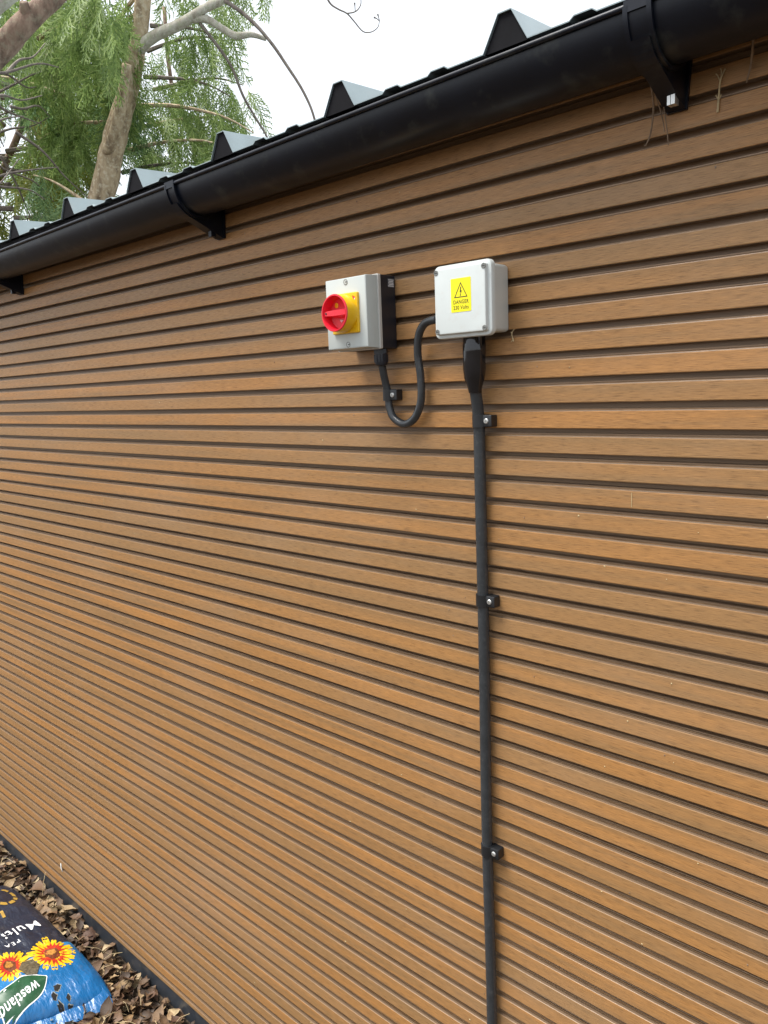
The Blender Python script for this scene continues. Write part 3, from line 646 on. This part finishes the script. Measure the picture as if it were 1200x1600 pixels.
# clear window in the bag and torn holes
print_mesh(*fan(-2.418, -.278, [(-2.418 + .046 * math.cos(R(a)), -.278 + .030 * math.sin(R(a))) for a in range(10, 370, 60)]), .0026, 'window_patch', 'window_print')
rd = random.Random(4)
for cx, cy, rx, ry in ((-2.292, -.246, .014, .011), (-2.272, -.266, .012, .009), (-2.235, -.262, .020, .009), (-2.222, -.240, .014, .010), (-2.192, -.262, .018, .014), (-2.246, -.232, .010, .006)):
    pts = [(cx + rx * rd.uniform(.55, 1.2) * math.cos(a), cy + ry * rd.uniform(.55, 1.2) * math.sin(a)) for a in [2 * math.pi * i / 13 for i in range(13)]]
    print_mesh(*fan(cx, cy, [(cx + (x - cx) * 1.15, cy + (y - cy) * 1.15 + .001) for x, y in pts]), .0010, 'torn_edge', 'frayed', 1)
    print_mesh(*fan(cx, cy, pts), .0016, 'tear', 'tear', 1)

# ------------------------------------------------------------------ leaf litter
def leaf_mesh(i, L=1.0):
    rd = random.Random(100 + i); n = 7; wd = rd.uniform(.20, .42); cu = rd.uniform(-1.3, 1.5); fo = rd.uniform(.0, .55); tw = rd.uniform(-.9, .9)
    vs = []; fs = []
    for k in range(n):
        t = k / (n - 1); w_ = wd * math.sin(math.pi * (t ** .8)) ** 1.25 * rd.uniform(.65, 1.2) + .008
        z = cu * .35 * (t - .5) ** 2 * 2; a = tw * (t - .5)
        for s_ in (-1, 0, 1):
            y = s_ * w_; zz = abs(s_) * w_ * fo
            vs.append(((t - .5), y * math.cos(a) - zz * math.sin(a), z + y * math.sin(a) + zz * math.cos(a) + rd.uniform(-.05, .05)))
    for k in range(n - 1):
        for j in range(2): a = k * 3 + j; fs.append((a, a + 3, a + 4, a + 1))
    fs.append((0, 1, 2)); return vs, fs
leafs = [leaf_mesh(i) for i in range(14)]
leaf_me = []
for vs, fs in leafs:
    me = bpy.data.meshes.new('fallen_leaf'); me.from_pydata(vs, [], fs); me.materials.append(M['leaf'])
    me.polygons.foreach_set('use_smooth', [True] * len(me.polygons)); leaf_me.append(me)
def in_bag(x, y, pad=.0):
    return BX - BL + .03 < x < BX - .02 + pad and BY - BW < y < BY + .0 + pad
cnt = 0; rd = random.Random(21)
while cnt < 280:                     # leaves one can pick out in the strip between wall and bag
    x = rd.uniform(-3.5, -1.75); y = rd.uniform(-.30, -.012)
    if in_bag(x, y, .008) or (x < -2.25 and y < -.14): continue
    s_ = rd.uniform(.022, .054) * (1.6 if rd.random() < .2 else 1)
    o = bpy.data.objects.new('fallen_leaf', leaf_me[rd.randrange(14)]); COL.objects.link(o); o.parent = ground
    o.location = (x, y,   .005 + rd.uniform(0, .022) + .008 * max(0, 1 - abs(y) / .10)); o.scale = (s_, s_ * rd.uniform(.7, 1.1), s_)
    o.rotation_euler = (rd.gauss(0, .42), rd.gauss(0, .36), rd.uniform(0, 6.28)); cnt += 1
def leaf_field(n, xr, yr, zr, sr, name, lab):
    V = []; F = []; off = 0; mb = MB()
    for _ in range(n):
        x, y = rd.uniform(*xr), rd.uniform(*yr)
        if in_bag(x, y, -.03): continue
        vs, fs = leafs[rd.randrange(14)]; s_ = rd.uniform(*sr)
        m_ = Matrix.Translation((x, y, rd.uniform(*zr))) @ Matrix.Rotation(rd.uniform(0, 6.28), 4, 'Z') @ Matrix.Rotation(rd.gauss(0, .45), 4, 'X') @ Matrix.Rotation(rd.gauss(0, .4), 4, 'Y') @ Matrix.Scale(s_, 4)
        mb.add([m_ @ Vector(v) for v in vs], fs)
    return tag(mb.build(name, 'leaf', smooth=True, angle=180), lab, 'leaf litter', kind='stuff')
leaf_field(1500, (-3.7, -1.5), (-.35, -.008), (-.004, .014), (.026, .060), 'leaf_litter', 'bed of small brown dead leaves along the foot of the wall')
leaf_field(2600, (-5.0, 1.6), (-2.4, -.02), (-.006, .012), (.030, .065), 'leaf_litter', 'brown dead leaves spread over the ground beyond the bag')
st = MB()
for i in range(34):                  # thin straws and stems among the leaves
    x = rd.uniform(-3.3, -1.85); y = rd.uniform(-.20, -.012)
    if in_bag(x, y, .0): continue
    a = rd.uniform(0, 6.28); l_ = rd.uniform(.03, .10); e_ = rd.uniform(.0, .8)
    p0 = Vector((x, y, .02)); p2 = p0 + Vector((math.cos(a) * l_, min(math.sin(a) * l_, -y - .004), e_ * l_)); p1 = (p0 + p2) / 2 + Vector((0, 0, .012))
    st.tube([p0, p1, p2], .0008, 4)
tag(st.build('dry_stems', 'straw'), 'thin pale dry stems lying among the dead leaves', 'stems', kind='stuff')

# ------------------------------------------------------------------ trees beyond the building
def at(px, py, dist):                # a point in the place, seen along a direction from where the photographer stood
    v = (CR * (px - 600) - CU * (py - 800) + CF * 1205.3).normalized(); return CAM + v * dist
def frond(rd, L):
    """flat drooping conifer spray: stem, alternate branchlets and their tips"""
    vs = []; fs = []
    def strip(p, q, w0, w1, nrm):
        d = (q - p); sdv = d.cross(nrm)
        if sdv.length < 1e-6: return
        sdv.normalize(); k = len(vs)
        vs.extend([p - sdv * w0, p + sdv * w0, q + sdv * w1, q - sdv * w1]); fs.append((k, k + 1, k + 2, k + 3))
    N = Vector((0, 0, 1)); nb = 15
    def ax(t): return Vector((L * t, L * .06 * math.sin(t * 5), -L * .30 * t * t))
    prev = ax(0)
    for i in range(1, 6): q = ax(i / 5); strip(prev, q, .0035, .003, N); prev = q
    for i in range(nb):
        t = .08 + .90 * i / nb; p = ax(t); sgn = 1 if i % 2 else -1
        for s2 in (sgn, -sgn)[:2 if rd.random() < .7 else 1]:
            ll = L * (.26 * math.sin(math.pi * (.18 + .80 * t)) ** .8) * rd.uniform(.7, 1.1); an = s2 * R(rd.uniform(32, 52))
            d = Vector((math.cos(an), math.sin(an), -.25 - .3 * rd.random())); q = p + d * ll
            strip(p, q, .0036, .0022, N)
            for m_ in range(3):
                tt = .30 + .26 * m_; pp = p + d * ll * tt; a2 = an + (R(38) if m_ % 2 else -R(38)); d2 = Vector((math.cos(a2), math.sin(a2), -.35))
                strip(pp, pp + d2 * ll * .38 * rd.uniform(.7, 1.1), .0036, .0016, N)
    return np.array([tuple(v) for v in vs]), np.array(fs)
frd = random.Random(9)
FR = [frond(frd, .40) for _ in range(8)]
def build_fronds(name, places, mat, parent):
    V = []; F = []; off = 0
    for pos, dr, roll, sc_ in places:
        v, f = FR[frd.randrange(8)]
        x = dr.normalized(); z = Vector((0, 0, 1)); z = (z - x * z.dot(x));
        if z.length < .05: z = Vector((math.cos(roll), math.sin(roll), 0)); z = z - x * z.dot(x)
        z.normalize(); y = z.cross(x); z2 = z * math.cos(roll) + y * math.sin(roll); y2 = z2.cross(x)
        A = np.array([tuple(x), tuple(y2), tuple(z2)]) * sc_
        V.append(v @ A + np.array(tuple(pos))); F.append(f + off); off += len(v)
    V = np.concatenate(V); F = np.concatenate(F); me = bpy.data.meshes.new(name)
    me.vertices.add(len(V)); me.vertices.foreach_set('co', V.astype(np.float32).ravel())
    me.loops.add(F.size); me.loops.foreach_set('vertex_index', F.astype(np.int32).ravel())
    me.polygons.add(len(F)); me.polygons.foreach_set('loop_start', np.arange(0, F.size, 4, dtype=np.int32)); me.polygons.foreach_set('loop_total', np.full(len(F), 4, dtype=np.int32))
    me.update(); me.validate(); me.materials.append(M[mat]); o = bpy.data.objects.new(name, me); COL.objects.link(o)
    o.parent = parent; o.matrix_parent_inverse = parent.matrix_world.inverted(); return o
def bough(rd, p0, dirv, L, droop, sag=.9, step=.085, per=3, fs=(.7, 1.25)):
    """arching bough with hanging sprays; returns path and spray places"""
    path = []; n = max(4, int(L / .22)); p = Vector(p0); d = Vector(dirv).normalized()
    for i in range(n + 1):
        path.append(p.copy()); d = (d + Vector((rd.gauss(0, .05), rd.gauss(0, .05), -droop * (i / n) * .35 + rd.gauss(0, .03)))).normalized(); p = p + d * (L / n)
    places = []; cat = catmull(path, 4); acc = 0
    for a, b in zip(cat[:-1], cat[1:]):
        acc += (b - a).length
        while acc > step:
            acc -= step; t = (b - a).normalized()
            for _ in range(per):
                sd_ = t.cross(Vector((0, 0, 1))); sd_ = sd_.normalized() if sd_.length > .01 else Vector((1, 0, 0))
                dr = t * rd.uniform(.0, .7) + sd_ * rd.gauss(0, .40) + Vector((0, 0, -sag * rd.uniform(.6, 1.3)))
                places.append((b + Vector((rd.gauss(0, .03), rd.gauss(0, .03), rd.gauss(0, .03))), dr, rd.uniform(-1.5, 1.5), rd.uniform(*fs)))
    return path, places

def tree(name, base, label, cat='tree', group='trees beyond the building'):
    return empty(name, base, label, cat, group)
# --- main conifer with the leaning pale trunk
b0 = at(140, 420, 6.55); base = Vector((b0.x - .25, b0.y + .05, -0.02))
ct = tree('conifer_tree', base, 'conifer with a thick pale leaning trunk and drooping green sprays beyond the roof')
tp = [base, Vector((b0.x - .12, b0.y, 1.4)), b0, at(165, 285, 6.5), at(180, 215, 6.5), at(203, 130, 6.5), at(217, 60, 6.5), at(224, 0, 6.5), at(240, -120, 6.55), at(250, -260, 6.6)]
cp = catmull(tp, 6); nr = len(cp)
rad = np.interp(np.linspace(0, len(tp) - 1, nr), range(len(tp)), [.15, .125, .100, .090, .082, .068, .056, .052, .042, .022])
MB().tube(cp, rad, 16, rough=.14, seed=1).build('trunk', 'bark', ct, smooth=True, angle=180)
def limb(pts, rads, mat='bark', n=10, rough=.12, par=None, name='limb'):
    c = catmull(pts, 5); rr = np.interp(np.linspace(0, len(pts) - 1, len(c)), range(len(pts)), rads)
    return MB().tube(c, rr, n, rough=rough, seed=len(pts) * 3.1).build(name, mat, par or ct, smooth=True, angle=180)
limb([at(168, 238, 6.45), at(180, 205, 6.36), at(190, 165, 6.3), at(196, 125, 6.28), at(198, 100, 6.27)], [.042, .040, .036, .032, .030])
limb([at(208, 98, 6.52), at(222, 72, 6.47), at(246, 54, 6.42), at(285, 36, 6.36), at(322, 12, 6.3), at(355, -4, 6.25), at(372, -30, 6.2)], [.040, .042, .038, .035, .029, .022, .015], 'bark_pale')
limb([at(300, 30, 6.34), at(322, 30, 6.3), at(348, 45, 6.26), at(368, 56, 6.22), at(392, 54, 6.2), at(416, 61, 6.2)], [.026, .024, .023, .024, .018, .014], 'bark_pale')
limb([at(350, 0, 6.25), at(385, 25, 6.15), at(420, 62, 6.05), at(450, 105, 5.98), at(475, 145, 5.9), at(492, 188, 5.85), at(505, 260, 5.8)], [.014, .013, .011, .010, .009, .008, .006], 'twig_grey', 7)
limb([at(312, 36, 6.32), at(340, 72, 6.26), at(362, 105, 6.22), at(380, 150, 6.2), at(400, 185, 6.18), at(420, 220, 6.15), at(440, 280, 6.12)], [.011, .011, .010, .009, .008, .007, .005], 'twig_grey', 7)
# fine twig with buds hanging from higher up
limb([at(480, -90, 6.1), at(505, -20, 6.0), at(515, 4, 5.95), at(528, 14, 5.93), at(542, 21, 5.92), at(553, 33, 5.92), at(567, 49, 5.92), at(580, 50, 5.92), at(590, 43, 5.92), at(593, 33, 5.92)], [.010, .007, .006, .0055, .005, .0045, .004, .0035, .003, .0022], 'twig_grey', 6, 0)
limb([at(542, 21, 5.92), at(553, 19, 5.92), at(560, 14, 5.92), at(564, 5, 5.92), at(563, -8, 5.92)], [.0045, .004, .0035, .003, .0025], 'twig_grey', 6, 0)
for a_, b_ in (((593, 33), (584, 27)), ((593, 33), (590, 22)), ((555, 17), (554, 4))):
    limb([at(*a_, 5.92), at((a_[0] + b_[0]) / 2, (a_[1] + b_[1]) / 2 - 1, 5.92), at(*b_, 5.92)], [.0025, .0028, .006], 'twig_grey', 6, 0)
limb([at(240, -120, 6.55), at(330, -190, 6.35), at(420, -160, 6.2), at(480, -90, 6.1)], [.05, .03, .018, .010], 'bark_pale', 8)

rdT = random.Random(33); pl_main = []; pl_dark = []
def add_bough(px, py, dist, dx, dz, L, droop=.8, mat=0, per=3, r0=.018, sag=.9, dy=None, step=.085, fsz=(.7, 1.25)):
    """start point beyond the roof and a heading: dx along the wall, dy away from it, dz up"""
    p0 = at(px, py, dist); dy = rdT.uniform(-.5, .5) if dy is None else dy
    path, pls = bough(rdT, p0, (dx, dy, dz), L, droop, sag, step, per, fsz); (pl_main if mat == 0 else pl_dark).extend(pls)
    c = catmull(path, 3); MB().tube(c, np.linspace(r0, .004, len(c)), 6).build('bough', 'bark' if rdT.random() < .5 else 'twig_grey', ct, smooth=True)
for a_ in ((222, 20, 6.45, -.8, .1, 1.0), (216, 70, 6.4, -.8, .0, .8), (222, -20, 6.5, -.7, -.3, 1.2), (190, 190, 6.6, -.8, .1, .8), (120, -40, 6.2, -.5, .0, .9, 1.2), (90, -30, 6.3, .4, -.1, .8, 1.2), (60, 60, 6.6, .5, .0, .7, 1.2), (150, 20, 6.3, -.7, .0, .9, 1.0), (160, 300, 6.5, -.6, .2, .8)):
    add_bough(*a_, per=3)
for a_ in ((205, 120, 6.5, -.7, -.1, .8), (100, 150, 6.8, -.4, .2, .7), (150, 330, 6.4, -.3, .3, .6)): add_bough(*a_, mat=1, per=2)
# right of the trunk the sprays hang behind the bare limbs
for a_ in ((235, -70, 6.9, .7, .0, .8), (240, -10, 7.2, .8, .0, .65), (235, 40, 7.2, .7, -.1, .6), (225, 120, 7.1, .8, -.1, .7), (220, 165, 7.0, .9, -.1, 1.0), (200, 235, 7.0, .8, .1, .9)): add_bough(*a_, dy=.5, per=2)
add_bough(190, 270, 7.0, .8, .2, .8, dy=.6, mat=1, per=2)
for a_ in ((230, 80, 7.4, .7, .1, .7), (240, 140, 7.6, .9, .0, .9), (215, 200, 7.4, .9, .1, 1.0), (60, 0, 7.4, -.4, .2, .8), (40, 120, 7.6, .3, .1, .8)): add_bough(*a_, dy=.4, per=2)
CT_places = (pl_main, pl_dark)
build_fronds('crown', pl_main, 'needle', ct); build_fronds('crown', pl_dark, 'needle_dark', ct)

# --- conifers standing further back
def back_conifer(px, dist, label, heights, n, Lr, mat, dens, seed, tr=.10, side=0, bare=0.0):
    rd_ = random.Random(seed); q = at(px, 400, dist); bs = Vector((q.x, q.y, -.02)); t_ = tree('conifer_tree', bs, label)
    top = heights[1] + 1.2; c = [bs + Vector((rd_.gauss(0, .03) * i, rd_.gauss(0, .03) * i, top * i / 8)) for i in range(9)]
    MB().tube(catmull(c, 3), np.linspace(tr, .02, 25), 10, rough=.12).build('trunk', 'bark_dark', t_, smooth=True, angle=180)
    pls = []
    for i in range(n):
        z = heights[0] + (heights[1] - heights[0]) * (i + rd_.random()) / n; a = rd_.uniform(0, 6.28) if side == 0 else rd_.gauss(side, .9)
        path, pp = bough(rd_, bs + Vector((0, 0, z)), (math.cos(a), math.sin(a), .12), rd_.uniform(*Lr), .75, .9, .10, dens, (.8, 1.5))
        cc = catmull(path, 3); MB().tube(cc, np.linspace(.022, .004, len(cc)), 6).build('bough', 'twig_grey', t_, smooth=True)
        if rd_.random() > bare: pls += pp
    build_fronds('crown', pls, mat, t_); return t_
back_conifer(110, 8.4, 'dense blue-green conifer standing behind the pale leaning trunk', (2.4, 6.2), 15, (.8, 1.4), 'needle', 2, 5)
back_conifer(60, 9.6, 'dark thin conifer with bare lower twigs at the far left', (2.2, 6.0), 18, (.7, 1.3), 'needle_dark', 2, 6, bare=.45)
back_conifer(268, 9.0, 'airy conifer right of the leaning trunk just above the roof ribs', (1.6, 4.6), 10, (.6, 1.0), 'needle', 2, 8, tr=.03)
lm = back_conifer(28, 7.2, 'yellow-green young conifer low at the left edge above the roof', (2.7, 4.4), 16, (.35, .75), 'needle_lime', 2, 12, tr=.04)

# --- bare broadleaf tree whose branch crosses the upper left corner
q = at(-260, 300, 5.0); bs = Vector((q.x, q.y, -.02))
bt_ = tree('bare_tree', bs, 'bare brown branch of a leafless tree crossing the upper left corner')
limb([bs, bs + Vector((.02, .02, 1.6)), at(-190, 250, 4.9), at(-80, 150, 4.85), at(0, 77, 4.8), at(40, 35, 4.8), at(88, -8, 4.85), at(150, -70, 4.9), at(240, -170, 5.0)], [.16, .13, .10, .075, .060, .052, .046, .035, .015], 'bark_dark', 14, .14, bt_, 'trunk')
limb([at(41, 32, 4.8), at(39, 15, 4.78), at(37, 3, 4.77)], [.036, .026, .020], 'bark_dark', 8, .1, bt_)
limb([at(-190, 250, 4.9), at(-90, 90, 4.7), at(-20, 20, 4.6), at(20, -12, 4.55), at(70, -60, 4.5)], [.08, .055, .042, .034, .02], 'bark_pale', 10, .14, bt_)
rb = random.Random(50)
for i in range(18):                  # leafless twigs
    x0_, y0_ = rb.uniform(-60, 30), rb.uniform(90, 330); a = R(rb.uniform(-60, 70)); l_ = rb.uniform(60, 150); d_ = rb.uniform(5.2, 6.8)
    pt = [at(x0_ + l_ * t * math.cos(a) + rb.gauss(0, 4), y0_ + l_ * t * math.sin(a) + 18 * t * t + rb.gauss(0, 4), d_ + .2 * t) for t in (0, .33, .66, 1)]
    limb(pt, [.011, .008, .005, .003], 'twig_grey', 5, 0, bt_, 'twig')
